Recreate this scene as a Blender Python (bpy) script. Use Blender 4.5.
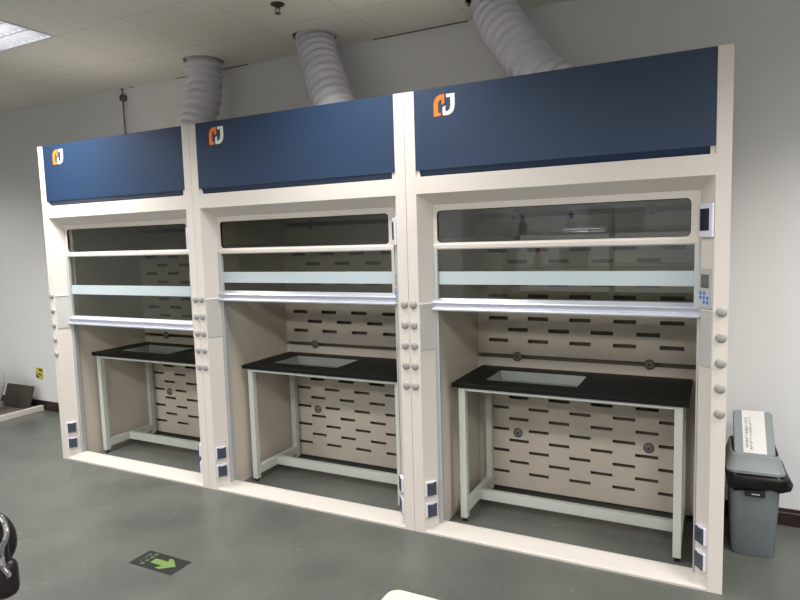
import bpy, bmesh, math, random
from mathutils import Vector, Matrix, Euler
random.seed(4)
R = math.radians
for o in list(bpy.data.objects):
    bpy.data.objects.remove(o)
col = bpy.context.scene.collection
S = bpy.context.scene

# ------------------------------------------------------------------ camera
cd = bpy.data.cameras.new('camera')
cam = bpy.data.objects.new('camera', cd)
col.objects.link(cam)
cam.location = (4.4417, -2.9306, 1.5994)
cam.rotation_euler = Euler((1.4736, 0.0287, 0.4685), 'XYZ')
cd.sensor_fit = 'HORIZONTAL'
cd.sensor_width = 36.0
cd.lens = 618.6 * 36.0 / 800.0
cd.clip_start = 0.02
S.camera = cam

# ------------------------------------------------------------------ light and exposure
S.view_settings.view_transform = 'Standard'
S.view_settings.look = 'None'
S.view_settings.gamma = 1
S.view_settings.use_curve_mapping = False
S.view_settings.exposure = 0.0
CEIL = 2.95
WALL = 0.87
w = bpy.data.worlds.new('room_ambient')
S.world = w
w.use_nodes = True
w.node_tree.nodes['Background'].inputs[0].default_value = (0.9, 0.95, 1, 1)
w.node_tree.nodes['Background'].inputs[1].default_value = 0.05
LAMP_POWER = 34.0
LAMPS = [(0.38, -0.56), (2.78, -0.56), (0.38, -2.96), (2.78, -2.96), (5.18, -2.96), (5.78, -0.56), (-2.02, -0.56), (-2.02, -2.96), (7.58, -2.96),
         (0.38, -5.36), (2.78, -5.36), (5.18, -5.36)]
POWER = {(5.18, -2.96): 1.6, (2.78, -2.96): 1.3, (0.38, -2.96): 1.3, (7.58, -2.96): 1.6, (-2.02, -2.96): 1.1, (0.38, -5.36): 2.3, (2.78, -5.36): 2.3, (5.18, -5.36): 2.3,
         (2.78, -0.56): 0.75, (0.38, -0.56): 1.6, (5.78, -0.56): 1.6, (-2.02, -0.56): 0.6}
for lx, ly in LAMPS:
    ld = bpy.data.lights.new('ceiling_light_glow', 'AREA')
    ld.shape = 'RECTANGLE'
    ld.size = 0.56
    ld.size_y = 0.56
    ld.energy = LAMP_POWER * POWER.get((lx, ly), 1.0)
    ld.color = (1.0, 0.975, 0.94)
    ld.spread = R(124 if ly > -1 else 168)
    lo = bpy.data.objects.new('ceiling_light_glow', ld)
    lo.location = (lx, ly, CEIL - 0.008)
    col.objects.link(lo)


# ------------------------------------------------------------------ materials
def mat(name, rgb, rough=0.5, metal=0.0, spec=0.5, noise=0.0, scale=30.0, bump=0.0, bscale=200.0, trans=0.0, ior=1.45, alpha=1.0, coat=0.0):
    m = bpy.data.materials.new(name)
    m.use_nodes = True
    nt = m.node_tree
    b = nt.nodes['Principled BSDF']
    b.inputs['Base Color'].default_value = (*rgb, 1)
    b.inputs['Roughness'].default_value = rough
    b.inputs['Metallic'].default_value = metal
    b.inputs['Specular IOR Level'].default_value = spec
    b.inputs['Transmission Weight'].default_value = trans
    b.inputs['IOR'].default_value = ior
    b.inputs['Alpha'].default_value = alpha
    b.inputs['Coat Weight'].default_value = coat
    tc = nt.nodes.new('ShaderNodeTexCoord')
    if noise:
        n = nt.nodes.new('ShaderNodeTexNoise')
        n.inputs['Scale'].default_value = scale
        n.inputs['Detail'].default_value = 5
        nt.links.new(tc.outputs['Object'], n.inputs['Vector'])
        mx = nt.nodes.new('ShaderNodeMix')
        mx.data_type = 'RGBA'
        mx.inputs['A'].default_value = (*[c * (1 - noise) for c in rgb], 1)
        mx.inputs['B'].default_value = (*[min(1, c * (1 + noise)) for c in rgb], 1)
        nt.links.new(n.outputs['Fac'], mx.inputs['Factor'])
        nt.links.new(mx.outputs['Result'], b.inputs['Base Color'])
    if bump:
        n2 = nt.nodes.new('ShaderNodeTexNoise')
        n2.inputs['Scale'].default_value = bscale
        nt.links.new(tc.outputs['Object'], n2.inputs['Vector'])
        bp = nt.nodes.new('ShaderNodeBump')
        bp.inputs['Strength'].default_value = bump
        bp.inputs['Distance'].default_value = 0.002
        nt.links.new(n2.outputs['Fac'], bp.inputs['Height'])
        nt.links.new(bp.outputs['Normal'], b.inputs['Normal'])
    return m


def emission(name, rgb, strength):
    m = bpy.data.materials.new(name)
    m.use_nodes = True
    b = m.node_tree.nodes['Principled BSDF']
    b.inputs['Base Color'].default_value = (*rgb, 1)
    b.inputs['Emission Color'].default_value = (*rgb, 1)
    b.inputs['Emission Strength'].default_value = strength
    return m


CREAM = mat('cream_powder_coat', (0.62, 0.575, 0.535), 0.42, noise=0.02, scale=60, bump=0.05, bscale=400)
SILL = mat('cream_sill_coat', (0.52, 0.485, 0.45), 0.35, noise=0.02, scale=60)
LINER = mat('pale_liner_board', (0.565, 0.51, 0.435), 0.42, noise=0.04, scale=6)
BLUE = mat('navy_powder_coat', (0.013, 0.033, 0.078), 0.46, spec=0.45, noise=0.05, scale=500, bump=0.15, bscale=600)
NAVY = mat('dark_navy_recess', (0.012, 0.016, 0.04), 0.5)
ALU = mat('brushed_aluminium', (0.60, 0.62, 0.70), 0.36, metal=0.6)
TRACK = mat('grey_anodised_track', (0.47, 0.48, 0.49), 0.45, metal=0.3)
STILE = mat('pale_satin_aluminium', (0.50, 0.51, 0.51), 0.4, metal=0.2)
PADGREY = mat('grey_pad_plastic', (0.47, 0.465, 0.445), 0.5, bump=0.1, bscale=300)
BUTTON = mat('grey_cap_plastic', (0.31, 0.30, 0.29), 0.5)
BLACKTOP = mat('black_epoxy_worktop', (0.006, 0.006, 0.006), 0.5, spec=0.22, bump=0.06, bscale=300, noise=0.1, scale=90)
STEEL = mat('grey_green_painted_steel', (0.50, 0.52, 0.49), 0.4, noise=0.02, scale=40)
SINK = mat('grey_sink_lining', (0.24, 0.26, 0.245), 0.3, noise=0.05, scale=10)
RUBBER = mat('black_rubber', (0.012, 0.012, 0.012), 0.6)
WHITEP = mat('white_violet_plastic', (0.66, 0.66, 0.76), 0.3)
DARKBLUE = mat('dark_slate_plastic', (0.045, 0.055, 0.085), 0.3)
DARKWIN = mat('smoked_window_plastic', (0.02, 0.02, 0.035), 0.12)
CTRL = mat('grey_control_plate', (0.42, 0.42, 0.41), 0.4)
LCD = mat('grey_green_display', (0.10, 0.115, 0.105), 0.15)
BLUEBTN = mat('blue_keys', (0.06, 0.17, 0.46), 0.4)
ORANGE = mat('orange_print', (0.95, 0.20, 0.012), 0.4)
WHITE = mat('white_print', (0.75, 0.77, 0.74), 0.4)
BINGREY = mat('grey_bin_plastic', (0.155, 0.18, 0.195), 0.45, noise=0.05, scale=60, bump=0.1, bscale=200)
LIDGREY = mat('light_grey_bin_plastic', (0.20, 0.225, 0.24), 0.4, noise=0.04, scale=60)
BAG = mat('black_bin_bag', (0.005, 0.005, 0.005), 0.3, spec=0.35, bump=0.6, bscale=30)
PAPER = mat('white_paper', (0.58, 0.575, 0.56), 0.7, noise=0.03, scale=20)
INK = mat('black_ink', (0.05, 0.05, 0.06), 0.6)
SIGNBLACK = mat('charcoal_floor_sign', (0.016, 0.019, 0.016), 0.7, spec=0.25)
SIGNGREEN = mat('yellow_green_print', (0.125, 0.205, 0.05), 0.6)
SIGNTEXT = mat('grey_green_print', (0.12, 0.17, 0.10), 0.6)
CHROME = mat('chrome', (0.85, 0.86, 0.9), 0.08, metal=1.0)
LEATHER = mat('black_leatherette', (0.012, 0.009, 0.010), 0.4, bump=0.2, bscale=120)
CREAMTOP = mat('cream_laminate', (0.58, 0.56, 0.46), 0.4)
DUCT = mat('pale_grey_duct_fabric', (0.57, 0.57, 0.62), 0.55, noise=0.10, scale=25, bump=0.3, bscale=60)
BASEB = mat('dark_red_brown_baseboard', (0.018, 0.009, 0.008), 0.35)
BOARD = mat('dark_brown_board', (0.050, 0.043, 0.035), 0.6, noise=0.12, scale=12)
PLAT = mat('brown_platform_surface', (0.17, 0.15, 0.12), 0.6, noise=0.2, scale=8)
YELLOW = mat('yellow_print', (0.50, 0.45, 0.05), 0.5)
HOLE = mat('dark_ceiling_void', (0.01, 0.01, 0.01), 0.9)
BRONZE = mat('dull_metal', (0.10, 0.095, 0.09), 0.35, metal=0.8)
PIPE = mat('grey_painted_pipe', (0.14, 0.13, 0.12), 0.5)
LOUVRE = mat('white_louvre_fins', (0.62, 0.63, 0.66), 0.3)
TUBE = emission('glowing_lamp', (1.0, 0.98, 0.97), 4.5)
WHITEBOX = mat('white_enamel', (0.55, 0.56, 0.56), 0.3)
KNOB = mat('grey_disc_plastic', (0.16, 0.155, 0.14), 0.4)


def glass_mat(name, tint, refl_boost=1.0, rough=0.0, frost=None):
    m = bpy.data.materials.new(name)
    m.use_nodes = True
    nt = m.node_tree
    nt.nodes.remove(nt.nodes['Principled BSDF'])
    out = nt.nodes['Material Output']
    tr = nt.nodes.new('ShaderNodeBsdfTransparent')
    tr.inputs[0].default_value = (*tint, 1)
    gl = nt.nodes.new('ShaderNodeBsdfGlossy')
    gl.inputs['Roughness'].default_value = rough
    gl.inputs['Color'].default_value = (0.9, 0.95, 1, 1)
    fr = nt.nodes.new('ShaderNodeFresnel')
    fr.inputs['IOR'].default_value = 1.52
    mu = nt.nodes.new('ShaderNodeMath')
    mu.operation = 'MULTIPLY'
    mu.inputs[1].default_value = refl_boost
    nt.links.new(fr.outputs[0], mu.inputs[0])
    ge = nt.nodes.new('ShaderNodeNewGeometry')
    bf = nt.nodes.new('ShaderNodeMath')
    bf.operation = 'SUBTRACT'
    bf.inputs[0].default_value = 1.0
    nt.links.new(ge.outputs['Backfacing'], bf.inputs[1])
    m3 = nt.nodes.new('ShaderNodeMath')
    m3.operation = 'MULTIPLY'
    m3.use_clamp = True
    nt.links.new(mu.outputs[0], m3.inputs[0])
    nt.links.new(bf.outputs[0], m3.inputs[1])
    mx = nt.nodes.new('ShaderNodeMixShader')
    nt.links.new(m3.outputs[0], mx.inputs[0])
    last = tr
    if frost:
        df = nt.nodes.new('ShaderNodeBsdfDiffuse')
        df.inputs[0].default_value = (*frost[0], 1)
        m2 = nt.nodes.new('ShaderNodeMixShader')
        m2.inputs[0].default_value = frost[1]
        nt.links.new(tr.outputs[0], m2.inputs[1])
        nt.links.new(df.outputs[0], m2.inputs[2])
        last = m2
    nt.links.new(last.outputs[0], mx.inputs[1])
    nt.links.new(gl.outputs[0], mx.inputs[2])
    nt.links.new(mx.outputs[0], out.inputs[0])
    return m


GLASS = glass_mat('safety_glass', (0.69, 0.70, 0.65), 1.8)
FROST = glass_mat('frosted_band', (0.5, 0.55, 0.58), 1.0, 0.25, ((0.50, 0.58, 0.62), 0.88))


# ------------------------------------------------------------------ mesh helpers
def box(bm, x0, x1, y0, y1, z0, z1):
    vs = [bm.verts.new((x, y, z)) for x in (x0, x1) for y in (y0, y1) for z in (z0, z1)]
    for f in ((0, 1, 3, 2), (4, 6, 7, 5), (0, 4, 5, 1), (2, 3, 7, 6), (0, 2, 6, 4), (1, 5, 7, 3)):
        bm.faces.new([vs[i] for i in f])
    return vs


def prism(bm, pts, a0, a1, axis='z'):
    """closed outline pts in the two other axes, extruded along axis from a0 to a1"""
    def P(p, a):
        if axis == 'z':
            return (p[0], p[1], a)
        if axis == 'x':
            return (a, p[0], p[1])
        return (p[0], a, p[1])
    A = [bm.verts.new(P(p, a0)) for p in pts]
    B = [bm.verts.new(P(p, a1)) for p in pts]
    n = len(pts)
    bm.faces.new(A)
    bm.faces.new(list(reversed(B)))
    for i in range(n):
        bm.faces.new((A[i], A[(i + 1) % n], B[(i + 1) % n], B[i]))
    return A + B


def rrect(x0, x1, y0, y1, r, n=5):
    pts = []
    for cx, cy, a in ((x1 - r, y1 - r, 0), (x0 + r, y1 - r, 90), (x0 + r, y0 + r, 180), (x1 - r, y0 + r, 270)):
        for k in range(n + 1):
            t = R(a + 90 * k / n)
            pts.append((cx + r * math.cos(t), cy + r * math.sin(t)))
    return pts


def lathe(bm, prof, n=24, M=None):
    rings = []
    for r, z in prof:
        if r < 1e-6:
            rings.append([bm.verts.new((0, 0, z))])
        else:
            rings.append([bm.verts.new((r * math.cos(2 * math.pi * k / n), r * math.sin(2 * math.pi * k / n), z)) for k in range(n)])
    for a, b in zip(rings, rings[1:]):
        for k in range(n):
            q = [a[k % len(a)], a[(k + 1) % len(a)], b[(k + 1) % len(b)], b[k % len(b)]]
            u = []
            for v in q:
                if v not in u:
                    u.append(v)
            if len(u) > 2:
                bm.faces.new(u)
    vs = [v for r in rings for v in r]
    if M is not None:
        for v in vs:
            v.co = M @ v.co
    return vs


def tube(bm, path, rad, n=12, cap=True):
    """swept circle; rad a number or one per point"""
    path = [Vector(p) for p in path]
    m = len(path)
    rr = rad if isinstance(rad, (list, tuple)) else [rad] * m
    t0 = (path[1] - path[0]).normalized()
    up = Vector((0, 0, 1)) if abs(t0.z) < 0.9 else Vector((1, 0, 0))
    u = t0.cross(up).normalized()
    rings = []
    for i in range(m):
        t = (path[min(i + 1, m - 1)] - path[max(i - 1, 0)]).normalized()
        u = (u - t * u.dot(t)).normalized()
        v = t.cross(u)
        rings.append([bm.verts.new(path[i] + (u * math.cos(2 * math.pi * k / n) + v * math.sin(2 * math.pi * k / n)) * rr[i]) for k in range(n)])
    for a, b in zip(rings, rings[1:]):
        for k in range(n):
            bm.faces.new((a[k], a[(k + 1) % n], b[(k + 1) % n], b[k]))
    if cap:
        bm.faces.new(rings[0])
        bm.faces.new(list(reversed(rings[-1])))
    return rings


def spline(pts, n=10):
    P = [Vector(p) for p in pts]
    P = [P[0] * 2 - P[1]] + P + [P[-1] * 2 - P[-2]]
    out = []
    for i in range(1, len(P) - 2):
        for k in range(n):
            t = k / n
            a, b, c, d = P[i - 1:i + 3]
            out.append(0.5 * ((2 * b) + (c - a) * t + (2 * a - 5 * b + 4 * c - d) * t * t + (3 * b - a - 3 * c + d) * t ** 3))
    out.append(P[-2])
    return out


def plate_holes(bm, xs, zs, holes, y0, y1):
    """slab between y0 and y1 on a grid of x and z breaks; cells for which holes(i, k) is true are left open"""
    nx, nz = len(xs) - 1, len(zs) - 1
    solid = lambda i, k: 0 <= i < nx and 0 <= k < nz and not holes(i, k)
    V = {}

    def v(i, k, s):
        key = (i, k, s)
        if key not in V:
            V[key] = bm.verts.new((xs[i], y1 if s else y0, zs[k]))
        return V[key]
    for i in range(nx):
        for k in range(nz):
            if not solid(i, k):
                continue
            for s in (0, 1):
                bm.faces.new((v(i, k, s), v(i + 1, k, s), v(i + 1, k + 1, s), v(i, k + 1, s)))
            for (di, dk, e) in ((-1, 0, ((i, k), (i, k + 1))), (1, 0, ((i + 1, k), (i + 1, k + 1))), (0, -1, ((i, k), (i + 1, k))), (0, 1, ((i, k + 1), (i + 1, k + 1)))):
                if not solid(i + di, k + dk):
                    a, b = e
                    bm.faces.new((v(*a, 0), v(*b, 0), v(*b, 1), v(*a, 1)))


def ring(bm, outer, inner, z0, z1, axis='z', M=None):
    """slab with a hole: outer and inner outlines with the same number of points"""
    def P(p, a):
        return Vector((p[0], p[1], a)) if axis == 'z' else Vector((p[0], a, p[1]))
    n = len(outer)
    L = [[bm.verts.new(P(p, a)) for p in o] for o in (outer, inner) for a in (z0, z1)]
    for k in range(n):
        j = (k + 1) % n
        for A, B in ((0, 1), (2, 3), (0, 2), (1, 3)):
            bm.faces.new((L[A][k], L[A][j], L[B][j], L[B][k]))


def obj(name, bm, m, parent=None, loc=(0, 0, 0), rot=(0, 0, 0), smooth=False, bevel=0.0, label=None, segs=2, sharp=35):
    bmesh.ops.recalc_face_normals(bm, faces=bm.faces)
    me = bpy.data.meshes.new(name)
    bm.to_mesh(me)
    bm.free()
    o = bpy.data.objects.new(name, me)
    col.objects.link(o)
    me.materials.append(m)
    o.location = loc
    o.rotation_euler = rot
    if parent:
        o.parent = parent
    if bevel:
        md = o.modifiers.new('bevel', 'BEVEL')
        md.width = bevel
        md.segments = segs
        md.limit_method = 'ANGLE'
        md.angle_limit = R(30)
    if smooth:
        for p in me.polygons:
            p.use_smooth = True
        me.set_sharp_from_angle(angle=R(sharp))
    if label:
        o['label'] = label
    return o


def nb():
    return bmesh.new()


def thing(name, label, cat, loc=(0, 0, 0), rz=0.0, group=None):
    o = bpy.data.objects.new(name, None)
    o.empty_display_size = 0.1
    col.objects.link(o)
    o.location = loc
    o.rotation_euler = (0, 0, rz)
    o['label'] = label
    o['category'] = cat
    if group:
        o['group'] = group
    return o


def tag(o, label, cat, group=None):
    o['label'] = label
    o['category'] = cat
    if group:
        o['group'] = group
    return o


def struct(name, bm, m, **k):
    o = obj(name, bm, m, **k)
    o['kind'] = 'structure'
    return o


def copy_tree(o, parent=None):
    c = o.copy()
    col.objects.link(c)
    c.parent = parent
    for ch in list(o.children):
        copy_tree(ch, c)
    return c


# ------------------------------------------------------------------ room shell
def wall_mat():
    m = mat('pale_grey_wall_paint', (0.64, 0.645, 0.65), 0.65, noise=0.015, scale=3, bump=0.06, bscale=150)
    return m


def ceiling_mat():
    m = mat('ceiling_tiles', (0.80, 0.785, 0.72), 0.7)
    nt = m.node_tree
    b = nt.nodes['Principled BSDF']
    g = nt.nodes.new('ShaderNodeNewGeometry')
    s = nt.nodes.new('ShaderNodeSeparateXYZ')
    nt.links.new(g.outputs['Position'], s.inputs[0])
    outs = []
    for ax, off in (('X', 0.08), ('Y', -0.26)):
        a = nt.nodes.new('ShaderNodeMath')
        a.operation = 'SUBTRACT'
        a.inputs[1].default_value = off + 0.3
        nt.links.new(s.outputs[ax], a.inputs[0])
        b1 = nt.nodes.new('ShaderNodeMath')
        b1.operation = 'PINGPONG'
        b1.inputs[1].default_value = 0.3
        nt.links.new(a.outputs[0], b1.inputs[0])
        c = nt.nodes.new('ShaderNodeMath')
        c.operation = 'GREATER_THAN'
        c.inputs[1].default_value = 0.2978
        nt.links.new(b1.outputs[0], c.inputs[0])
        outs.append(c)
    mx = nt.nodes.new('ShaderNodeMath')
    mx.operation = 'MAXIMUM'
    nt.links.new(outs[0].outputs[0], mx.inputs[0])
    nt.links.new(outs[1].outputs[0], mx.inputs[1])
    cm = nt.nodes.new('ShaderNodeMix')
    cm.data_type = 'RGBA'
    cm.inputs['A'].default_value = (0.80, 0.785, 0.72, 1)
    cm.inputs['B'].default_value = (0.50, 0.49, 0.45, 1)
    nt.links.new(mx.outputs[0], cm.inputs['Factor'])
    nt.links.new(cm.outputs['Result'], b.inputs['Base Color'])
    return m


def floor_mat():
    m = mat('grey_green_vinyl_floor', (0.135, 0.15, 0.142), 0.33, bump=0.05, bscale=90)
    nt = m.node_tree
    b = nt.nodes['Principled BSDF']
    tc = nt.nodes.new('ShaderNodeTexCoord')
    n1 = nt.nodes.new('ShaderNodeTexNoise')
    n1.inputs['Scale'].default_value = 2.2
    n1.inputs['Detail'].default_value = 6
    n2 = nt.nodes.new('ShaderNodeTexNoise')
    n2.inputs['Scale'].default_value = 70
    n2.inputs['Detail'].default_value = 3
    nt.links.new(tc.outputs['Object'], n1.inputs['Vector'])
    nt.links.new(tc.outputs['Object'], n2.inputs['Vector'])
    r1 = nt.nodes.new('ShaderNodeValToRGB')
    r1.color_ramp.elements[0].position = 0.35
    r1.color_ramp.elements[0].color = (0.092, 0.100, 0.092, 1)
    r1.color_ramp.elements[1].position = 0.65
    r1.color_ramp.elements[1].color = (0.128, 0.133, 0.120, 1)
    nt.links.new(n1.outputs['Fac'], r1.inputs[0])
    mx = nt.nodes.new('ShaderNodeMix')
    mx.data_type = 'RGBA'
    mx.blend_type = 'MULTIPLY'
    mx.inputs['Factor'].default_value = 0.35
    nt.links.new(r1.outputs['Color'], mx.inputs['A'])
    nt.links.new(n2.outputs['Color'], mx.inputs['B'])
    # fine pale scuffs: thin bands of a distorted wave, kept only in small patches
    wv = nt.nodes.new('ShaderNodeTexNoise')
    wv.inputs['Scale'].default_value = 2.6
    wv.inputs['Detail'].default_value = 2
    wv.inputs['Distortion'].default_value = 2.5
    nt.links.new(tc.outputs['Object'], wv.inputs['Vector'])
    ab = nt.nodes.new('ShaderNodeMath')
    ab.operation = 'COMPARE'
    ab.inputs[1].default_value = 0.5
    ab.inputs[2].default_value = 0.0022
    nt.links.new(wv.outputs['Fac'], ab.inputs[0])
    n3 = nt.nodes.new('ShaderNodeTexNoise')
    n3.inputs['Scale'].default_value = 3.5
    n3.inputs['Detail'].default_value = 4
    nt.links.new(tc.outputs['Object'], n3.inputs['Vector'])
    gt = nt.nodes.new('ShaderNodeMath')
    gt.operation = 'GREATER_THAN'
    gt.inputs[1].default_value = 0.60
    nt.links.new(n3.outputs['Fac'], gt.inputs[0])
    ml = nt.nodes.new('ShaderNodeMath')
    ml.operation = 'MULTIPLY'
    nt.links.new(ab.outputs[0], ml.inputs[0])
    nt.links.new(gt.outputs[0], ml.inputs[1])
    m4 = nt.nodes.new('ShaderNodeMath')
    m4.operation = 'MULTIPLY'
    m4.inputs[1].default_value = 0.5
    nt.links.new(ml.outputs[0], m4.inputs[0])
    mm = nt.nodes.new('ShaderNodeMix')
    mm.data_type = 'RGBA'
    mm.inputs['B'].default_value = (0.34, 0.35, 0.34, 1)
    nt.links.new(m4.outputs[0], mm.inputs['Factor'])
    nt.links.new(mx.outputs['Result'], mm.inputs['A'])
    nt.links.new(mm.outputs['Result'], b.inputs['Base Color'])
    return m


WM = wall_mat()
X0, X1, Y0 = -4.5, 8.5, -7.0
b = nb(); box(b, X0, X1, Y0, WALL, -0.1, 0); struct('floor', b, floor_mat())
# ceiling with round cut-outs for the three ducts and square ones for the lamps
DUCTS = [(1.06, 0.63), (2.06, 0.61), (3.27, 0.62)]


def ceiling_mesh():
    bm = nb()
    xs = sorted({X0, X1} | {round(lx + s * 0.3, 3) for lx, _ in LAMPS for s in (-1, 1)} | {round(dx + s * 0.16, 3) for dx, _ in DUCTS for s in (-1, 1)})
    ys = sorted({Y0, WALL} | {round(ly + s * 0.3, 3) for _, ly in LAMPS for s in (-1, 1)} | {round(dy + s * 0.16, 3) for _, dy in DUCTS for s in (-1, 1)})
    for i in range(len(xs) - 1):
        for k in range(len(ys) - 1):
            cx, cy = (xs[i] + xs[i + 1]) / 2, (ys[k] + ys[k + 1]) / 2
            if any(abs(cx - lx) < 0.3 and abs(cy - ly) < 0.3 for lx, ly in LAMPS):
                continue
            if any(abs(cx - dx) < 0.16 and abs(cy - dy) < 0.16 for dx, dy in DUCTS):
                continue
            box(bm, xs[i], xs[i + 1], ys[k], ys[k + 1], CEIL, CEIL + 0.02)
    for dx, dy in DUCTS:                       # square patch with a round hole
        n = 48
        out, inn = [], []
        for k in range(n):
            t = 2 * math.pi * k / n + math.pi / 4
            c, s = math.cos(t), math.sin(t)
            q = 0.16 / max(abs(c), abs(s))
            out.append((dx + c * q, dy + s * q))
            inn.append((dx + c * 0.145, dy + s * 0.145))
        ring(bm, out, inn, CEIL, CEIL + 0.02)
    return bm


struct('ceiling', ceiling_mesh(), ceiling_mat())
b = nb(); box(b, X0, X1, Y0, WALL, CEIL + 0.35, CEIL + 0.4); struct('ceiling_slab', b, HOLE)
b = nb(); box(b, X0, X1, WALL, WALL + 0.1, -0.1, CEIL + 0.4); struct('wall_back', b, WM)
b = nb(); box(b, X0, X1, Y0 - 0.1, Y0, -0.1, CEIL + 0.4); struct('wall_front', b, WM)
b = nb(); box(b, X0 - 0.1, X0, Y0 - 0.1, WALL + 0.1, -0.1, CEIL + 0.4); struct('wall_left', b, WM)
b = nb(); box(b, X1, X1 + 0.1, Y0 - 0.1, WALL + 0.1, -0.1, CEIL + 0.4); struct('wall_right', b, WM)
b = nb(); prism(b, [(WALL, 0), (WALL - 0.014, 0), (WALL - 0.014, 0.07), (WALL - 0.008, 0.075), (WALL - 0.008, 0.09), (WALL, 0.093)], X0, X1, 'x')
struct('baseboard_back', b, BASEB)

b = nb()
for x0, x1 in ((-0.13, -0.085), (0.0, 0.035), (0.53, 0.66), (0.96, 1.275), (2.36, 3.04)):
    box(b, x0, x1, WALL - 0.007, WALL, CEIL - 0.004, CEIL)
struct('shadow_gap_strip_1', b, HOLE)  # black strips added to draw the dark shadow gaps between wall and ceiling

# ------------------------------------------------------------------ ceiling lights
for i, (lx, ly) in enumerate(LAMPS):
    t = thing('ceiling_light', ['bright louvred ceiling light at the far left, above the left end of the hoods',
              'square louvred ceiling light above the middle hood', 'louvred ceiling light behind the photographer, at the left',
              'louvred ceiling light nearest behind the photographer', 'louvred ceiling light behind the photographer, at the right',
              'square louvred ceiling light in front of the waste bin', 'louvred ceiling light past the left end of the hoods, nearest the wall',
              'louvred ceiling light past the left end of the hoods, away from the wall', 'louvred ceiling light at the far right end of the room',
              'louvred ceiling light furthest behind the photographer, at the left', 'louvred ceiling light furthest behind the photographer, in the middle', 'louvred ceiling light furthest behind the photographer, at the right'][i],
              'ceiling light', (lx, ly, CEIL), 0, 'louvred ceiling lights')
    b = nb()
    ring(b, [(-.3, -.3), (.3, -.3), (.3, .3), (-.3, .3)], [(-.285, -.285), (.285, -.285), (.285, .285), (-.285, .285)], -0.003, 0.09)
    box(b, -0.3, 0.3, -0.3, 0.3, 0.09, 0.1)
    obj('frame', b, LOUVRE, t)
    for k in range(4):
        b = nb()
        tube(b, [(-0.27, -0.21 + 0.14 * k, 0.055), (0.27, -0.21 + 0.14 * k, 0.055)], 0.018, 10)
        obj('lamp_tube', b, TUBE, t, smooth=True)
    b = nb()
    for k in range(1, 4):
        box(b, -0.285, 0.285, -0.285 + 0.1425 * k - 0.004, -0.285 + 0.1425 * k + 0.004, 0.004, 0.03)
    for k in range(1, 9):
        box(b, -0.285 + 0.0633 * k - 0.0015, -0.285 + 0.0633 * k + 0.0015, -0.285, 0.285, 0.006, 0.03)
    obj('louvre', b, LOUVRE, t)

# ------------------------------------------------------------------ fume hoods
W, H = 1.5, 2.35
SW = 0.059          # front strip
IN = 0.115          # inner end of the bevelled jamb
DP = 0.08           # its depth
jamb_dir = Vector((IN - SW, DP, 0)).normalized()
JL = math.hypot(IN - SW, DP)


def jamb_matrix(side):
    """local frame on the bevelled jamb: X along its width (front to back), Y out into the room, Z up"""
    if side < 0:
        o = Vector((SW, 0, 0)); d = Vector((IN - SW, DP, 0)).normalized()
        n = Vector((d.y, -d.x, 0))
    else:
        o = Vector((W - SW, 0, 0)); d = Vector((-(IN - SW), DP, 0)).normalized()
        n = Vector((-d.y, d.x, 0)) * 1.0
        n = Vector((-d.y, d.x, 0))
    M = Matrix(((d.x, n.x, 0, o.x), (d.y, n.y, 0, o.y), (0, 0, 1, 0), (0, 0, 0, 1)))
    return M


def on_jamb(bm, side):
    M = jamb_matrix(side)
    for v in bm.verts:
        v.co = M @ v.co
    return bm


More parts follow.
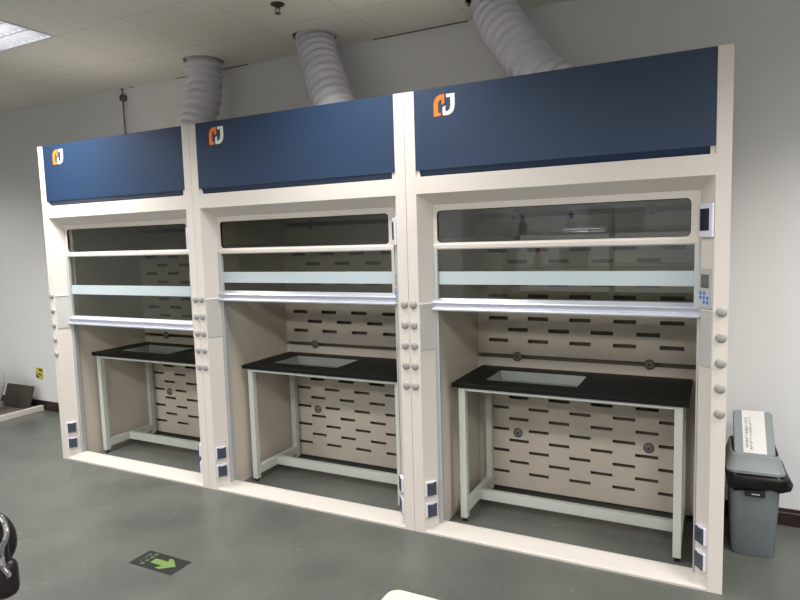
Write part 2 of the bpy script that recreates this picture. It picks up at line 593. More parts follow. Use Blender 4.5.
def hood(idx, label, handle_z, band_z):
    t = thing('fume_hood', label, 'fume hood', (W * idx, 0, 0), 0, 'walk-in fume hoods in a row')
    # jambs
    for s in (-1, 1):
        f = (lambda x: x) if s < 0 else (lambda x: W - x)
        b = nb()
        prism(b, [(f(0.0008), 0), (f(SW), 0), (f(IN), DP), (f(IN), 0.115), (f(0.0008), 0.115)], 0, H)
        obj('post', b, CREAM, t, bevel=0.0012)
        b = nb()
        box(b, *sorted((f(0.001), f(0.12))), 0.115, 0.85, 0, 2.30)
        obj('side_panel', b, LINER, t)
        b = nb()
        box(b, *sorted((f(IN), f(0.135 if s < 0 else 0.122))), DP, 0.108, 0.042, 1.56)
        box(b, *sorted((f(IN), f(0.121))), DP - 0.006, DP, 0.042, 1.56)
        obj('sash_track', b, TRACK, t)
        # grey pad with rounded lower edge
        b = nb()
        z0, z1 = 1.010, 1.256
        pr = [(0.012 + 0.0, 0.0), (0.012, 0.004), (JL - 0.006, 0.004), (JL - 0.006, 0.0)]
        box(b, 0.003, JL - 0.003, -0.001, 0.004, z0, z1)
        obj('grey_pad', on_jamb(b, s), PADGREY, t, bevel=0.002)
        b = nb()
        prism(b, [(0.0, z1 - 0.001), (0.008, z1 - 0.001), (0.004, z1 + 0.006), (0, z1 + 0.007)], 0.002, JL - 0.002, 'x')
        obj('pad_lip', on_jamb(b, s), SILL, t)
        # round caps on the front strip
        for k in range(5):
            b = nb()
            lathe(b, [(0.0, 0.011), (0.008, 0.0105), (0.015, 0.0085), (0.020, 0.005), (0.0225, 0.0)], 28,
                  Matrix.Translation((f(0.0265), 0, 1.255 - 0.11 * k)) @ Matrix.Rotation(R(90), 4, 'X'))
            obj('round_cap', b, BUTTON, t, smooth=True)
        # two sockets
        for zz in (0.247, 0.127):
            b = nb()
            box(b, 0.010, 0.074, -0.001, 0.014, zz - 0.040, zz + 0.040)
            so = obj('power_socket', on_jamb(b, s), WHITEP, t, bevel=0.002)
            b = nb()
            prism(b, [(0.015, zz - 0.036), (0.071, zz - 0.036), (0.071, zz + 0.034), (0.060, zz + 0.036), (0.056, zz + 0.031), (0.030, zz + 0.031), (0.026, zz + 0.036), (0.015, zz + 0.034)], 0.013, 0.019, 'y')
            obj('socket_cover', on_jamb(b, s), DARKBLUE, so, bevel=0.001)
            b = nb()
            for px, pz in ((0.036, 0.006), (0.050, 0.006), (0.043, -0.006)):
                box(b, px - 0.0022, px + 0.0022, 0.0185, 0.0196, zz + pz - 0.003, zz + pz + 0.003)
            obj('socket_holes', on_jamb(b, s), RUBBER, so)
    # breaker box and controller on the right jamb
    b = nb()
    bx = lambda u: (0.003 + (JL - 0.005) * u, 0.009 + 0.009 * math.sin(math.pi * (0.05 + 0.9 * u)))
    pr = [(0.003, 0.0)] + [bx(k / 12) for k in range(13)] + [(JL - 0.002, 0.0)]
    prism(b, pr, 1.572, 1.714)
    br = obj('breaker_box', on_jamb(b, 1), WHITEP, t, bevel=0.003)
    b = nb()
    pr = []
    for k in range(9):
        q_ = bx(0.16 + 0.70 * k / 8)
        pr.append((q_[0], q_[1] + 0.0006))
    for k in reversed(range(9)):
        q_ = bx(0.16 + 0.70 * k / 8)
        pr.append((q_[0], q_[1] - 0.003))
    prism(b, pr, 1.600, 1.694)
    obj('breaker_window', on_jamb(b, 1), DARKWIN, br)
    b = nb()
    box(b, 0.003, JL - 0.002, -0.001, 0.005, 1.264, 1.438)
    ct = obj('control_panel', on_jamb(b, 1), CTRL, t, bevel=0.003)
    b = nb()
    box(b, 0.025, 0.080, 0.0048, 0.0060, 1.354, 1.412)
    obj('display', on_jamb(b, 1), LCD, ct, bevel=0.001)
    b = nb()
    box(b, 0.020, 0.092, 0.0048, 0.0054, 1.278, 1.342)
    obj('key_field', on_jamb(b, 1), mat('pale_violet_key_field', (0.42, 0.44, 0.52), 0.4), ct)
    for (kx, kz) in ((0.080, 1.331), (0.056, 1.331), (0.080, 1.312), (0.056, 1.312), (0.032, 1.311), (0.056, 1.292), (0.032, 1.291)):
        b = nb()
        lathe(b, [(0, 0.002), (0.0070, 0.0018), (0.0085, 0)], 14, jamb_matrix(1) @ Matrix.Translation((kx, 0.0052, kz)) @ Matrix.Rotation(R(-90), 4, 'X'))
        obj('key', b, BLUEBTN, ct, smooth=True)
    # header, soffit, blue fascia
    b = nb()
    prism(b, [(0.0006, 1.831), (0.0006, 1.918), (0.09, 1.918), (0.115, 1.918), (0.115, 1.777), (DP, 1.777)], SW, W - SW, 'x')
    obj('header', b, CREAM, t, bevel=0.001)
    for x0, x1 in ((SW, SW + 0.022), (W - SW - 0.022, W - SW)):
        b = nb(); box(b, x0, x1, 0.006, 0.03, 1.918, 1.953); obj('corner_bracket', b, CREAM, t)
    b = nb()
    prism(b, [(0.0, 1.951), (0.0, H), (0.018, H), (0.018, 1.951 + 0.01)], SW + 0.001, W - SW - 0.001, 'x')
    prism(b, [(0.0, 1.951), (0.018, 1.961), (0.030, 1.925), (0.026, 1.918)], SW + 0.022, W - SW - 0.022, 'x')
    fa = obj('blue_fascia', b, BLUE, t)
    b = nb(); box(b, SW + 0.02, W - SW - 0.02, 0.027, 0.04, 1.9185, 1.96); obj('shadow_gap', b, NAVY, t)
    # emblem: orange hook and white hook, interlocked
    cx, cz, u = 0.170, 2.210, 0.01033
    def em(pts):
        bb = nb(); prism(bb, [(cx + u * p[0], cz + u * p[1]) for p in pts], -0.0012, 0.001, 'y'); return bb
    obj('emblem_orange', em([(0, 0), (3.6, 0), (3.6, 1.5), (2.3, 1.5), (2.3, 6.2), (3.0, 7.4), (4.2, 7.9), (4.2, 5.2), (5.6, 5.9), (5.6, 10), (3.6, 10), (1.6, 9.2), (0.4, 7.6), (0, 6)]), ORANGE, fa)
    obj('emblem_white', em([(5.0, 0), (8.0, 0.1), (9.8, 1.2), (10.7, 3.0), (11, 4.6), (11, 10), (6.6, 10), (6.6, 8.4), (8.7, 8.4), (8.7, 4.2), (8.2, 2.6), (6.9, 1.9), (6.1, 1.9), (6.1, 4.6), (4.6, 4.0), (4.6, 0.6)]), WHITE, fa)
    # sill
    b = nb()
    prism(b, [(0.0006, 0.0), (0.0006, 0.010), (0.004, 0.013), (0.009, 0.013), (0.012, 0.017), (0.095, 0.042), (0.108, 0.042), (0.108, 0.0)], SW - 0.002, W - SW + 0.002, 'x')
    obj('sill', b, SILL, t)
    # upper window frame and glass
    b = nb()
    o_ = rrect(IN - 0.001, W - IN + 0.001, 1.545, 1.780, 0.0005)
    i_ = rrect(0.137, W - 0.152, 1.577, 1.745, 0.022)
    ring(b, o_, i_, DP + 0.002, DP + 0.020, 'y')
    prism(b, [(DP + 0.002, 1.572), (DP - 0.004, 1.566), (DP - 0.004, 1.547), (DP + 0.002, 1.541), (DP + 0.02, 1.541), (DP + 0.02, 1.572)], IN, W - IN, 'x')
    obj('window_frame', b, CREAM, t, bevel=0.0015)
    b = nb(); ring(b, rrect(0.136, W - 0.151, 1.576, 1.746, 0.023), rrect(0.140, W - 0.155, 1.580, 1.742, 0.019), DP + 0.006, DP + 0.02, 'y'); obj('window_gasket', b, RUBBER, t)
    b = nb(); box(b, 0.128, W - 0.140, DP + 0.012, DP + 0.016, 1.57, 1.75); obj('window_pane', b, GLASS, t)
    # sash: glass, frosted band, handle
    sa = nb(); box(sa, 0.125, W - 0.125, 0.094, 0.099, handle_z + 0.02, 1.60)
    sash = obj('sash_glass', sa, GLASS, t)
    b = nb(); box(b, 0.135, W - 0.135, 0.0925, 0.1005, band_z, band_z + 0.068); obj('frosted_band', b, FROST, sash)
    hz = handle_z
    for x0, x1 in ((0.1165, 0.136), (W - 0.136, W - 0.1165)):
        b = nb(); box(b, x0, x1, DP - 0.004, 0.1025, hz + 0.05, 1.545); obj('sash_stile', b, STILE, t, bevel=0.002)
    b = nb()
    prism(b, [(0.104, hz + 0.000), (0.104, hz + 0.066), (0.098, hz + 0.068), (0.065, hz + 0.050), (0.062, hz + 0.046), (0.066, hz + 0.042), (0.074, hz + 0.020), (0.071, hz + 0.017), (0.058, hz + 0.014), (0.056, hz + 0.010), (0.058, hz + 0.002), (0.064, hz + 0.0)], IN - 0.006, W - IN + 0.004, 'x')
    obj('sash_handle', b, ALU, t, bevel=0.001)
    # interior: slotted back baffle in three panels, discs, back, top
    sw = 0.1239
    xs = [0.12, 0.1895] + [0.1895 + sw * k for k in range(1, 10)] + [W - 0.12]
    def panel(z0, z1, rows, hh):
        zs = [z0]; hole_rows = {}
        for zc, typ in sorted(rows):
            zs += [zc - hh, zc + hh]; hole_rows[len(zs) - 2] = typ
        zs.append(z1)
        def holes(i, k):
            if k not in hole_rows or i == 0 or i == len(xs) - 2:
                return False
            return (i - 1) % 2 == hole_rows[k]
        bb = nb(); plate_holes(bb, xs, zs, holes, 0.740, 0.746)
        return bb
    lower = [(0.122 + 0.0688 * k, k % 2) for k in range(10)]
    upper = [(0.960 + 0.0695 * k, k % 2) for k in range(9)]
    obj('baffle_panel', panel(0.022, 0.850, lower, 0.0095), LINER, t)
    obj('baffle_panel', panel(0.875, 1.712, upper, 0.0115), LINER, t)
    b = nb(); box(b, 0.12, W - 0.12, 0.740, 0.746, 1.742, 1.995); obj('baffle_panel', b, LINER, t)
    for z in (0.382, 0.8625, 1.727):
        for x in (W / 2 - 0.379, W / 2 + 0.379):
            b = nb()
            lathe(b, [(0.006, 0.010), (0.007, 0.018), (0.016, 0.018), (0.024, 0.014), (0.030, 0.006), (0.030, 0.0)], 22, Matrix.Translation((x, 0.741, z)) @ Matrix.Rotation(R(90), 4, 'X'))
            kn = obj('disc_knob', b, KNOB, t, smooth=True)
            b = nb()
            lathe(b, [(0.0, 0.012), (0.0065, 0.012)], 12, Matrix.Translation((x, 0.741, z)) @ Matrix.Rotation(R(90), 4, 'X'))
            obj('knob_hole', b, RUBBER, kn)
    b = nb(); box(b, 0.12, W - 0.12, 0.80, 0.85, 0.0, 2.30); obj('back_panel', b, mat('dark_plenum_board', (0.20, 0.175, 0.145), 0.6), t)
    b = nb(); box(b, 0.001, W - 0.001, 0.03, 0.85, 2.30, 2.335); obj('top_panel', b, CREAM, t)
    b = nb(); box(b, 0.12, W - 0.12, 0.115, 0.80, 1.995, 2.02); obj('interior_ceiling', b, LINER, t)
    return t


hood(0, 'fume hood furthest left, next to the leaning brown board, sash pulled lowest', 1.034, 1.263)
hood(1, 'middle fume hood standing between the two others', 1.240, 1.358)
hood(2, 'largest-looking fume hood, furthest right, beside the grey waste bin', 1.217, 1.357)


# ------------------------------------------------------------------ work tables inside the hoods
def make_table():
    t = thing('work_table', 'x', 'table', (0, 0, 0), 0, 'black-topped work tables inside the fume hoods')
    b = nb()
    ring(b, [(0.150, 0.20), (1.350, 0.20), (1.350, 0.722), (0.150, 0.722)], [(0.303, 0.335), (0.808, 0.335), (0.808, 0.615), (0.303, 0.615)], 0.776, 0.800)
    obj('worktop', b, BLACKTOP, t, bevel=0.003)
    # shallow sink
    b = nb()
    x0, x1, y0, y1 = 0.303, 0.808, 0.335, 0.615
    prs = [(x0, x1, y0, y1, 0.797), (x0 + 0.004, x1 - 0.004, y0 + 0.004, y1 - 0.004, 0.78), (x0 + 0.012, x1 - 0.012, y0 + 0.012, y1 - 0.012, 0.745), (x0 + 0.05, x1 - 0.05, y0 + 0.05, y1 - 0.05, 0.738)]
    rows = [[b.verts.new((x, y, z)) for x, y in ((a, c), (bb, c), (bb, d), (a, d))] for a, bb, c, d, z in prs]
    for A, B in zip(rows, rows[1:]):
        for k in range(4):
            b.faces.new((A[k], A[(k + 1) % 4], B[(k + 1) % 4], B[k]))
    b.faces.new(rows[-1])
    sk = obj('sink', b, SINK, t)
    md = sk.modifiers.new('thickness', 'SOLIDIFY'); md.thickness = 0.003; md.offset = 1
    # frame
    LX0, LX1, FY, RY, q = 0.186, 1.324, 0.214, 0.700, 0.038
    for x in (LX0, LX1 - q):
        for y in (FY, RY - q):
            b = nb(); box(b, x, x + q, y, y + q, 0.022, 0.775); lg = obj('leg', b, STEEL, t, bevel=0.0025)
            b = nb(); lathe(b, [(0, 0.022), (0.006, 0.022), (0.006, 0.010), (0.014, 0.008), (0.015, 0.0), (0, 0)], 14, Matrix.Translation((x + q / 2, y + q / 2, 0))); obj('foot', b, RUBBER, lg, smooth=True)
    for y in (FY + 0.001, RY - 0.031):
        b = nb(); box(b, LX0 + q, LX1 - q, y, y + 0.03, 0.757, 0.775); obj('top_rail', b, STEEL, t, bevel=0.002)
    for x in (LX0 + 0.002, LX1 - q + 0.002):
        b = nb(); box(b, x, x + 0.036, FY + q, RY - q, 0.757, 0.775); obj('top_rail', b, STEEL, t, bevel=0.002)
        b = nb(); box(b, x, x + 0.036, FY + q, RY - q, 0.050, 0.106); obj('side_stretcher', b, STEEL, t, bevel=0.0025)
    b = nb(); box(b, LX0 + q, LX1 - q, 0.432, 0.470, 0.050, 0.106); obj('cross_stretcher', b, STEEL, t, bevel=0.0025)
    return t


tb = make_table()
tlab = ['black-topped steel work table with sink inside the fume hood furthest left',
        'black-topped steel work table with sink inside the middle fume hood',
        'black-topped steel work table with sink inside the fume hood furthest right']
for i in range(3):
    o = tb if i == 0 else copy_tree(tb)
    o.location = (W * i, 0, 0)
    o['label'] = tlab[i]


# ------------------------------------------------------------------ ribbed exhaust ducts
def duct(path, label):
    P = spline(path, 60)
    # resample by arc length
    L = [0.0]
    for a, c in zip(P, P[1:]):
        L.append(L[-1] + (c - a).length)
    tot = L[-1]
    pitch = 0.062
    n = int(tot / pitch * 16)
    pts, rad, j = [], [], 0
    for k in range(n + 1):
        s = tot * k / n
        while j < len(L) - 2 and L[j + 1] < s:
            j += 1
        f = (s - L[j]) / max(L[j + 1] - L[j], 1e-9)
        pts.append(P[j].lerp(P[j + 1], min(max(f, 0), 1)))
        ph = (s / pitch) % 1.0
        rad.append(0.110 + 0.021 * (ph / 0.22 if ph < 0.22 else 1 - ((ph - 0.22) / 0.78) ** 1.6) + 0.0015 * math.sin(23 * s))
    b = nb()
    rings = tube(b, pts, rad, 40, cap=False)
    rnd = random.Random(int(path[0][0] * 100))
    ns = [rnd.uniform(-1, 1) for _ in range(40)]
    o = obj('exhaust_duct', b, DUCT, smooth=True, sharp=80)
    tag(o, label, 'duct', 'ribbed exhaust ducts rising from the hoods')
    return o


duct([(1.02, 0.50, 2.352), (1.04, 0.54, 2.47), (1.065, 0.59, 2.64), (1.07, 0.62, 2.82), (1.06, 0.63, 3.10)], 'ribbed grey exhaust duct rising from the hood furthest left')
duct([(2.36, 0.42, 2.352), (2.30, 0.44, 2.46), (2.18, 0.52, 2.68), (2.08, 0.60, 2.88), (2.06, 0.61, 3.10)], 'ribbed grey exhaust duct rising from the middle hood')
duct([(3.72, 0.42, 2.352), (3.60, 0.43, 2.45), (3.44, 0.50, 2.66), (3.30, 0.60, 2.88), (3.27, 0.62, 3.10)], 'ribbed pale exhaust duct leaning left above the hood furthest right')

# ------------------------------------------------------------------ sprinkler, pipe
t = thing('fire_sprinkler', 'small metal fire sprinkler head hanging from the ceiling left of the middle duct', 'sprinkler', (2.205, 0.035, CEIL))
b = nb(); lathe(b, [(0.0, 0), (0.040, 0), (0.038, -0.006), (0.022, -0.010), (0.012, -0.010), (0.012, -0.022), (0.0, -0.022)], 24); obj('escutcheon', b, BRONZE, t, smooth=True)
b = nb()
for s in (-1, 1):
    tube(b, spline([(s * 0.009, 0, -0.02), (s * 0.014, 0, -0.032), (s * 0.006, 0, -0.046), (0, 0, -0.05)], 5), 0.0026, 8)
obj('sprinkler_arms', b, BRONZE, t, smooth=True)
b = nb(); lathe(b, [(0, -0.050), (0.018, -0.051), (0.018, -0.054), (0, -0.054)], 16); obj('deflector', b, BRONZE, t)
t = thing('wall_pipe', 'thin grey pipe with a round clamp running up the wall to the ceiling', 'pipe', (-0.08, 0.85, 2.0))
b = nb(); tube(b, [(0, 0, 0), (0, 0, 0.949)], 0.0065, 12); obj('pipe', b, PIPE, t, smooth=True)
b = nb(); lathe(b, [(0, -0.03), (0.022, -0.03), (0.03, -0.02), (0.03, 0.01), (0.022, 0.018), (0, 0.018)], 20, Matrix.Translation((0, 0, 0.87)) @ Matrix.Rotation(R(90), 4, 'X')); obj('round_clamp', b, BRONZE, t, smooth=True)

# ------------------------------------------------------------------ floor exit sign
t = thing('floor_sign', 'charcoal floor sticker with a yellow green arrow in front of the hoods', 'floor sign', (1.955, -0.823, 0.0), R(0))
b = nb(); prism(b, [(-0.148, -0.069), (0.148, -0.069), (0.148, 0.068), (-0.148, 0.068)], 0.0, 0.0015); obj('sign_plate', b, SIGNBLACK, t)
b = nb(); prism(b, [(-0.048, -0.021), (0.036, -0.021), (0.016, -0.050), (0.048, -0.050), (0.108, 0.0), (0.048, 0.046), (0.020, 0.046), (0.036, 0.019), (-0.048, 0.019)], 0.0015, 0.0022); obj('arrow', b, SIGNGREEN, t)


def strokes(bm, segs, ox, oy, s, w, z0, z1, rot=False):
    for (x0, y0, x1, y1) in segs:
        a = Vector((x0, y0)); c = Vector((x1, y1)); d = (c - a).normalized(); n = Vector((-d.y, d.x)) * w / 2
        q = [a - n, c - n, c + n, a + n]
        pts = []
        for p in q:
            X, Y = ((p.y, -p.x) if rot else (p.x, p.y))
            pts.append((ox + s * X, oy + s * Y))
        prism(bm, pts, z0, z1)


GLY = [
    [(0.1, 0, 0.9, 0), (0.5, 0, 0.5, 1), (0.1, 0.5, 0.9, 0.5), (0.15, 0.5, 0.15, 0.9), (0.85, 0.5, 0.85, 0.9), (0.05, 0.05, 0.05, 0.4), (0.95, 0.05, 0.95, 0.4)],
    [(0.1, 0.1, 0.9, 0.1), (0.1, 0.1, 0.1, 0.9), (0.1, 0.9, 0.9, 0.9), (0.9, 0.1, 0.9, 0.9), (0.1, 0.5, 0.9, 0.5)],
    [(0.5, 0, 0.5, 1), (0.1, 0.8, 0.9, 0.8), (0.2, 0.5, 0.8, 0.5), (0.05, 0.1, 0.5, 0.5), (0.95, 0.1, 0.5, 0.5)],
    [(0.05, 0.85, 0.95, 0.85), (0.2, 0.85, 0.2, 0.1), (0.75, 0.85, 0.75, 0.1), (0.2, 0.5, 0.75, 0.5), (0.05, 0.1, 0.95, 0.1)],
]
LET = {'E': [(0, 0, 0, 1), (0, 1, .8, 1), (0, .5, .7, .5), (0, 0, .8, 0)], 'X': [(0, 0, .8, 1), (0, 1, .8, 0)], 'I': [(.4, 0, .4, 1)], 'T': [(.4, 0, .4, 1), (0, 1, .8, 1)]}
b = nb()
for i, g in enumerate(GLY):
    strokes(b, g, -0.088, 0.058 - 0.030 * i, 0.020, 0.16, 0.0015, 0.0021, rot=True)
for i, ch in enumerate('EXIT'):
    strokes(b, LET[ch], -0.118, 0.040 - 0.020 * i, 0.014, 0.2, 0.0015, 0.0021, rot=True)
obj('sign_text', b, SIGNTEXT, t)


# ------------------------------------------------------------------ waste bin
def rr_loop(w_, d_, r, z, n=5):
    return [(x, y, z) for x, y in rrect(-w_ / 2, w_ / 2, -d_ / 2, d_ / 2, r, n)]


def loft(bm, loops, cap0=True, cap1=True):
    L = [[bm.verts.new(p) for p in lp] for lp in loops]
    n = len(L[0])
    for A, B in zip(L, L[1:]):
        for k in range(n):
            bm.faces.new((A[k], A[(k + 1) % n], B[(k + 1) % n], B[k]))
    if cap0:
        bm.faces.new(L[0])
    if cap1:
        bm.faces.new(list(reversed(L[-1])))
    return L


t = thing('waste_bin', 'grey plastic swing-lid waste bin with a black bag, standing beside the right hood', 'waste bin', (4.634, 0.565, 0), R(1.5))
b = nb()
loft(b, [rr_loop(0.178, 0.27, 0.03, 0.0), rr_loop(0.188, 0.28, 0.035, 0.008), rr_loop(0.222, 0.315, 0.035, 0.422), rr_loop(0.215, 0.308, 0.033, 0.422), rr_loop(0.182, 0.274, 0.03, 0.012)])
obj('bin_body', b, BINGREY, t, smooth=True, sharp=40)
# bag fold hanging out under the rim
rnd = random.Random(7)
b = nb()
loops = []
for j, (g, z) in enumerate(((0.0, 0.430), (0.012, 0.410), (0.018, 0.387), (0.014, 0.360), (0.006, 0.338))):
    lp = []
    for k, (x, y, zz) in enumerate(rr_loop(0.226 + 2 * g, 0.320 + 2 * g, 0.045, z, 9)):
        a = math.atan2(y, x)
        push = 0.022 if (x > 0.05 and j in (1, 2, 3)) else 0.0
        jig = 0.005 * math.sin(11 * a + j * 1.7) + rnd.uniform(-0.003, 0.003)
        f = 1 + jig / 0.12
        dz = (0.014 * math.sin(5 * a + 1) + rnd.uniform(-0.006, 0.006)) if j == 4 else 0
        lp.append((max(x * f + push, -0.124), y * f, z + dz))
    loops.append(lp)
loft(b, loops, False, False)
bg = obj('bin_bag', b, BAG, t, smooth=True, sharp=50)
md = bg.modifiers.new('thickness', 'SOLIDIFY'); md.thickness = 0.002
b = nb(); box(b, -0.044, 0.042, -0.1645, -0.152, 0.312, 0.366); tg = obj('bag_tag', b, RUBBER, t, bevel=0.001)
b = nb()
for k in range(4):
    box(b, -0.014 + 0.009 * k, -0.008 + 0.009 * k, -0.1652, -0.1644, 0.323, 0.328)
obj('tag_print', b, WHITE, tg)
# lid housing
b = nb()
loft(b, [rr_loop(0.246, 0.344, 0.04, 0.425), rr_loop(0.250, 0.348, 0.04, 0.428), rr_loop(0.250, 0.348, 0.04, 0.440), rr_loop(0.240, 0.338, 0.038, 0.446), rr_loop(0.206, 0.300, 0.03, 0.512), rr_loop(0.196, 0.290, 0.028, 0.516), rr_loop(0.190, 0.284, 0.026, 0.500), rr_loop(0.215, 0.31, 0.03, 0.435)], False, False)
b.faces.ensure_lookup_table()
obj('lid_housing', b, LIDGREY, t, smooth=True, sharp=30)
# swing flap, tipped open
b = nb()
lp = rrect(-0.088, 0.088, -0.135, 0.135, 0.018, 5)
loft(b, [[(x * 0.9, y * 0.94, -0.016) for x, y in lp], [(x, y, -0.010) for x, y in lp], [(x, y, 0.008) for x, y in lp], [(x * 0.96, y * 0.97, 0.014) for x, y in lp]])
fl = obj('swing_flap', b, LIDGREY, t, loc=(-0.002, -0.012, 0.580), rot=(R(38), 0, 0), smooth=True, sharp=30)
b = nb(); box(b, -0.048, 0.052, -0.125, 0.132, 0.0142, 0.0150); pa = obj('paper_label', b, PAPER, fl)
b = nb()
rnd = random.Random(3)
for c_, (px, n_) in enumerate(((-0.030, 15), (-0.012, 16))):
    y = 0.085 if c_ == 0 else 0.09
    for k in range(n_):
        hgt = rnd.uniform(0.006, 0.011)
        wd = 0.0055 if c_ else 0.0075
        box(b, px - wd, px + wd * 0.2, y - hgt * 0.45, y, 0.0150, 0.0153)
        if rnd.random() < 0.7:
            box(b, px - wd * 0.3, px + wd, y - hgt * 0.7, y - hgt * 0.35, 0.0150, 0.0153)
        y -= 0.0125
obj('label_writing', b, INK, pa)

# ------------------------------------------------------------------ left side: platform, board, white drum, sticker
t = thing('low_platform', 'low brown platform with a cream edge strip against the wall at the left', 'platform', (-1.54, 0.40, 0))
b = nb(); box(b, -1.3, -0.031, -1.0, 0.45, 0.0, 0.034); obj('deck', b, PLAT, t)
b = nb(); box(b, -0.030, 0.015, -1.0, 0.452, 0.0, 0.052); obj('edge_strip', b, CREAM, t, bevel=0.003)
b = nb()
prism(b, [(-2.000, 0.0), (-1.580, 0.0), (-1.560, 0.222), (-1.975, 0.222)], -0.012, 0.012, 'y')
o = obj('leaning_board', b, BOARD, bevel=0.003)
o.location = (0, 0.735, 0.040); o.rotation_euler = (R(-14), 0, 0)
tag(o, 'dark brown board leaning against the wall on the low platform', 'board')
b = nb()
prism(b, [(-0.022, -0.028), (0.026, -0.030), (0.028, 0.020), (-0.020, 0.026)], 0.0, 0.0)
b.free()
t = thing('wall_sticker', 'small black and yellow sticker on the wall left of the hoods', 'sticker', (-1.577, WALL, 0.372), 0)
b = nb(); prism(b, [(-0.058, -0.052), (0.050, -0.062), (0.058, 0.050), (-0.050, 0.056)], -0.004, 0.0, 'y'); sp = obj('sticker_plate', b, YELLOW, t)
b = nb()
prism(b, [(-0.052, -0.046), (0.010, -0.052), (-0.052, 0.0)], -0.0046, -0.0038, 'y')
prism(b, [(-0.030, 0.046), (0.048, 0.042), (0.050, 0.010), (0.012, 0.022)], -0.0046, -0.0038, 'y')
prism(b, [(-0.020, 0.006), (0.040, -0.012), (0.034, -0.026), (-0.010, -0.018)], -0.0046, -0.0038, 'y')
obj('sticker_print', b, INK, sp)
t = thing('white_jar', 'round-bellied white jar on the low platform, cut off by the left edge of the picture', 'jar', (-1.784, 0.424, 0.035))
b = nb(); lathe(b, [(0, 0), (0.100, 0), (0.112, 0.02), (0.145, 0.13), (0.185, 0.23), (0.2, 0.32), (0.2, 0.37), (0.188, 0.43), (0.165, 0.465), (0.0, 0.465)], 40); obj('jar_body', b, WHITEBOX, t, smooth=True)
b = nb(); lathe(b, [(0.0, 0.466), (0.150, 0.466), (0.158, 0.474), (0.150, 0.492), (0.08, 0.50), (0, 0.502)], 40); obj('jar_lid', b, WHITEBOX, t, smooth=True)

# ------------------------------------------------------------------ black chair, lower left
t = thing('office_chair', 'black padded chair with a chrome tube frame at the lower left corner', 'chair', (2.735, -2.165, 0), R(26.8))


def pad(x0, x1, z0, z1, y0, y1, r, bulge):
    bb = nb()
    lp = rrect(x0, x1, z0, z1, r, 7)
    cx, cz = (x0 + x1) / 2, (z0 + z1) / 2
    L = []
    for u, y in ((0.90, y0), (0.975, y0 + (y1 - y0) * 0.18), (1.0, (y0 + y1) / 2), (0.975, y1 - (y1 - y0) * 0.18), (0.90, y1)):
        L.append([(cx + (x - cx) * u, y + bulge * ((x - cx) / (x1 - cx)) ** 2, cz + (z - cz) * u) for x, z in lp])
    loft(bb, L)
    return bb


obj('backrest', pad(-0.202, 0.202, 0.805, 0.965, -0.005, 0.040, 0.078, 0.0), LEATHER, t, smooth=True, sharp=60)
obj('front_cushion', pad(-0.212, 0.212, 0.800, 0.985, -0.052, -0.008, 0.06, 0.0), LEATHER, t, smooth=True, sharp=60)
obj('lumbar_cushion', pad(-0.226, 0.226, 0.765, 0.855, -0.050, 0.0, 0.02, 0.0), LEATHER, t, smooth=True, sharp=60)
b = nb()
box(b, -0.23, 0.23, -0.46, -0.02, 0.42, 0.47)
obj('seat', b, LEATHER, t, bevel=0.02, segs=4)
for s in (-1, 1):
    b = nb()
    tube(b, spline([(0, -0.055, 1.012), (s * 0.10, -0.055, 1.010), (s * 0.167, -0.055, 1.005), (s * 0.205, -0.055, 0.989), (s * 0.226, -0.056, 0.968), (s * 0.232, -0.058, 0.942), (s * 0.227, -0.060, 0.921), (s * 0.219, -0.060, 0.906), (s * 0.216, -0.060, 0.882), (s * 0.219, -0.060, 0.856), (s * 0.226, -0.056, 0.838), (s * 0.216, -0.045, 0.822), (s * 0.19, -0.02, 0.79), (s * 0.16, 0.0, 0.70), (s * 0.15, 0.03, 0.6), (s * 0.15, 0.0, 0.41), (s * 0.15, -0.42, 0.40)], 6), 0.0062, 10)
    obj('chrome_frame', b, CHROME, t, smooth=True, label='chrome tube frame')
for s in (-1, 1):
    b = nb(); tube(b, [(s * 0.15, -0.42, 0.405), (s * 0.17, -0.46, 0.0)], 0.010, 10); obj('leg', b, CHROME, t, smooth=True)
    b = nb(); tube(b, [(s * 0.15, 0.0, 0.405), (s * 0.17, 0.05, 0.0)], 0.010, 10); obj('leg', b, CHROME, t, smooth=True)

# ------------------------------------------------------------------ cream table nearest the camera
t = thing('cream_table', 'cream table with a rounded corner at the bottom edge of the picture', 'table', (3.79, -1.735, 0))
b = nb(); prism(b, rrect(0, 1.2, -0.60, 0, 0.028, 6), 0.775, 0.800); obj('tabletop', b, CREAMTOP, t, bevel=0.004, segs=3)
for x in (0.06, 1.10):
    for y in (-0.54, -0.10):
        b = nb(); box(b, x, x + 0.04, y, y + 0.04, 0, 0.745); obj('leg', b, STEEL, t, bevel=0.002)
b = nb()
box(b, 0.06, 1.14, -0.54, -0.06, 0.745, 0.775)
obj('apron', b, STEEL, t)

# ------------------------------------------------------------------ furniture behind the photographer, mirrored in the sash glass
t = thing('storage_cabinet', 'tall white cabinet mirrored in the left part of the right hood glass', 'cabinet', (1.95, -4.2, 0))
b = nb(); box(b, -0.25, 0.25, -0.22, 0.22, 0.0, 2.15); obj('body', b, WHITEBOX, t, bevel=0.004)
for s_ in (-1, 1):
    b = nb(); box(b, *sorted((s_ * 0.004, s_ * 0.244)), 0.221, 0.238, 0.08, 2.12); dr = obj('door', b, WHITEBOX, t, bevel=0.002)
    b = nb(); box(b, s_ * 0.03 - 0.006, s_ * 0.03 + 0.006, 0.238, 0.262, 1.0, 1.15); obj('handle', b, BRONZE, dr)
t = thing('lab_bench', 'long laboratory bench mirrored faintly in the right hood glass', 'bench', (3.4, -4.3, 0))
b = nb(); box(b, -1.15, 1.15, -0.35, 0.35, 0.86, 0.90); obj('benchtop', b, BLACKTOP, t, bevel=0.003)
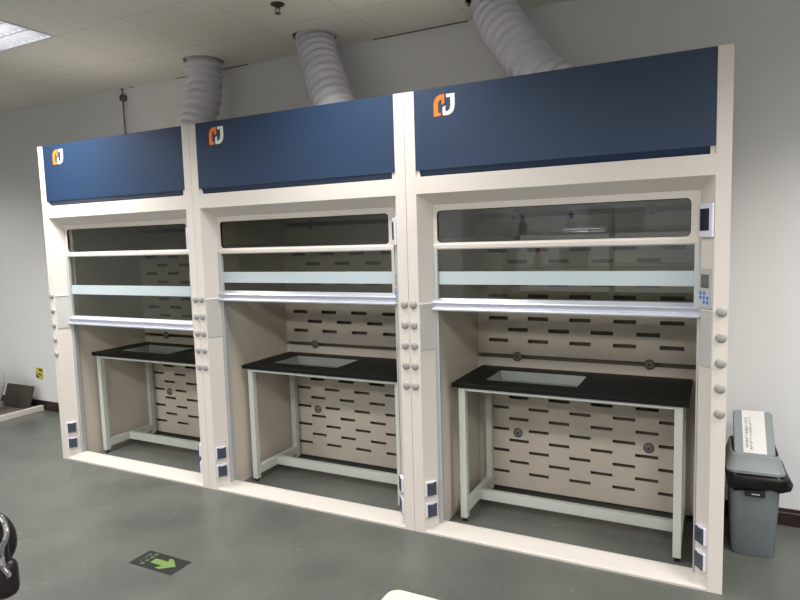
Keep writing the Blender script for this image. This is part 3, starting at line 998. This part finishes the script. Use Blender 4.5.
for k in range(4):
    b = nb(); box(b, -1.12 + 0.56 * k, -0.56 + 0.56 * k - 0.006, -0.33, 0.31, 0.10, 0.858); cb = obj('cabinet', b, CREAM, t, bevel=0.002)
    b = nb(); box(b, -1.11 + 0.56 * k, -0.576 + 0.56 * k, 0.311, 0.328, 0.12, 0.85); obj('door', b, CREAM, cb, bevel=0.002)
t = thing('reagent_shelf', 'two-tier steel reagent shelf standing on the mirrored laboratory bench', 'shelf', (3.4, -4.3, 0.90))
for x in (-1.12, 0.0, 1.12):
    b = nb(); box(b, x - 0.015, x + 0.015, -0.12, 0.12, 0.0, 0.95); obj('upright', b, STEEL, t)
for z in (0.30, 0.70):
    b = nb(); box(b, -1.13, 1.13, -0.14, 0.14, z, z + 0.02); sf = obj('shelf_board', b, WHITEBOX, t)
    for q in (0.03, 0.06):
        b = nb(); tube(b, [(-1.12, 0.135, z + q), (1.12, 0.135, z + q)], 0.004, 8); obj('guard_rail', b, CHROME, sf)
o = nb(); box(o, 2.83, 3.13, -4.40, -4.16, 1.2205, 1.46); o = obj('instrument_case', o, WHITEBOX, bevel=0.015)
tag(o, 'white instrument case on the lower shelf, mirrored in the right hood glass', 'instrument')
for k, (x, wd, ht, lb) in enumerate(((3.28, 0.26, 0.30, 'white carton nearest the blue-capped bottle on the mirrored upper shelf'), (3.60, 0.30, 0.26, 'wider and lower white carton on the mirrored upper shelf'))):
    o = nb(); box(o, x - wd / 2, x + wd / 2, -4.40, -4.18, 1.6205, 1.6205 + ht); o = obj('carton', o, PAPER, bevel=0.004)
    tag(o, lb, 'carton', 'cartons on the mirrored shelf')
RED = mat('red_plastic', (0.65, 0.06, 0.03), 0.4)
BLU = mat('blue_plastic', (0.04, 0.10, 0.45), 0.4)
for x, z, m1, m2, lb in ((2.56, 1.2205, WHITEBOX, RED, 'white wash bottle with a red top on the mirrored lower shelf'), (2.95, 1.6205, WHITEBOX, BLU, 'white bottle with a blue cap on the mirrored upper shelf'),
                         (2.38, 1.6205, BINGREY, BLU, 'grey bottle with a blue cap at the mirrored shelf end')):
    t = thing('bottle', lb, 'bottle', (x, -4.24, z), 0, 'bottles on the mirrored shelf')
    b = nb(); lathe(b, [(0, 0), (0.05, 0), (0.052, 0.01), (0.052, 0.13), (0.02, 0.17), (0.02, 0.18), (0, 0.18)], 20); obj('bottle_body', b, m1, t, smooth=True)
    b = nb(); lathe(b, [(0, 0.18), (0.026, 0.18), (0.026, 0.22), (0.008, 0.235), (0, 0.26)], 16); obj('cap', b, m2, t, smooth=True)
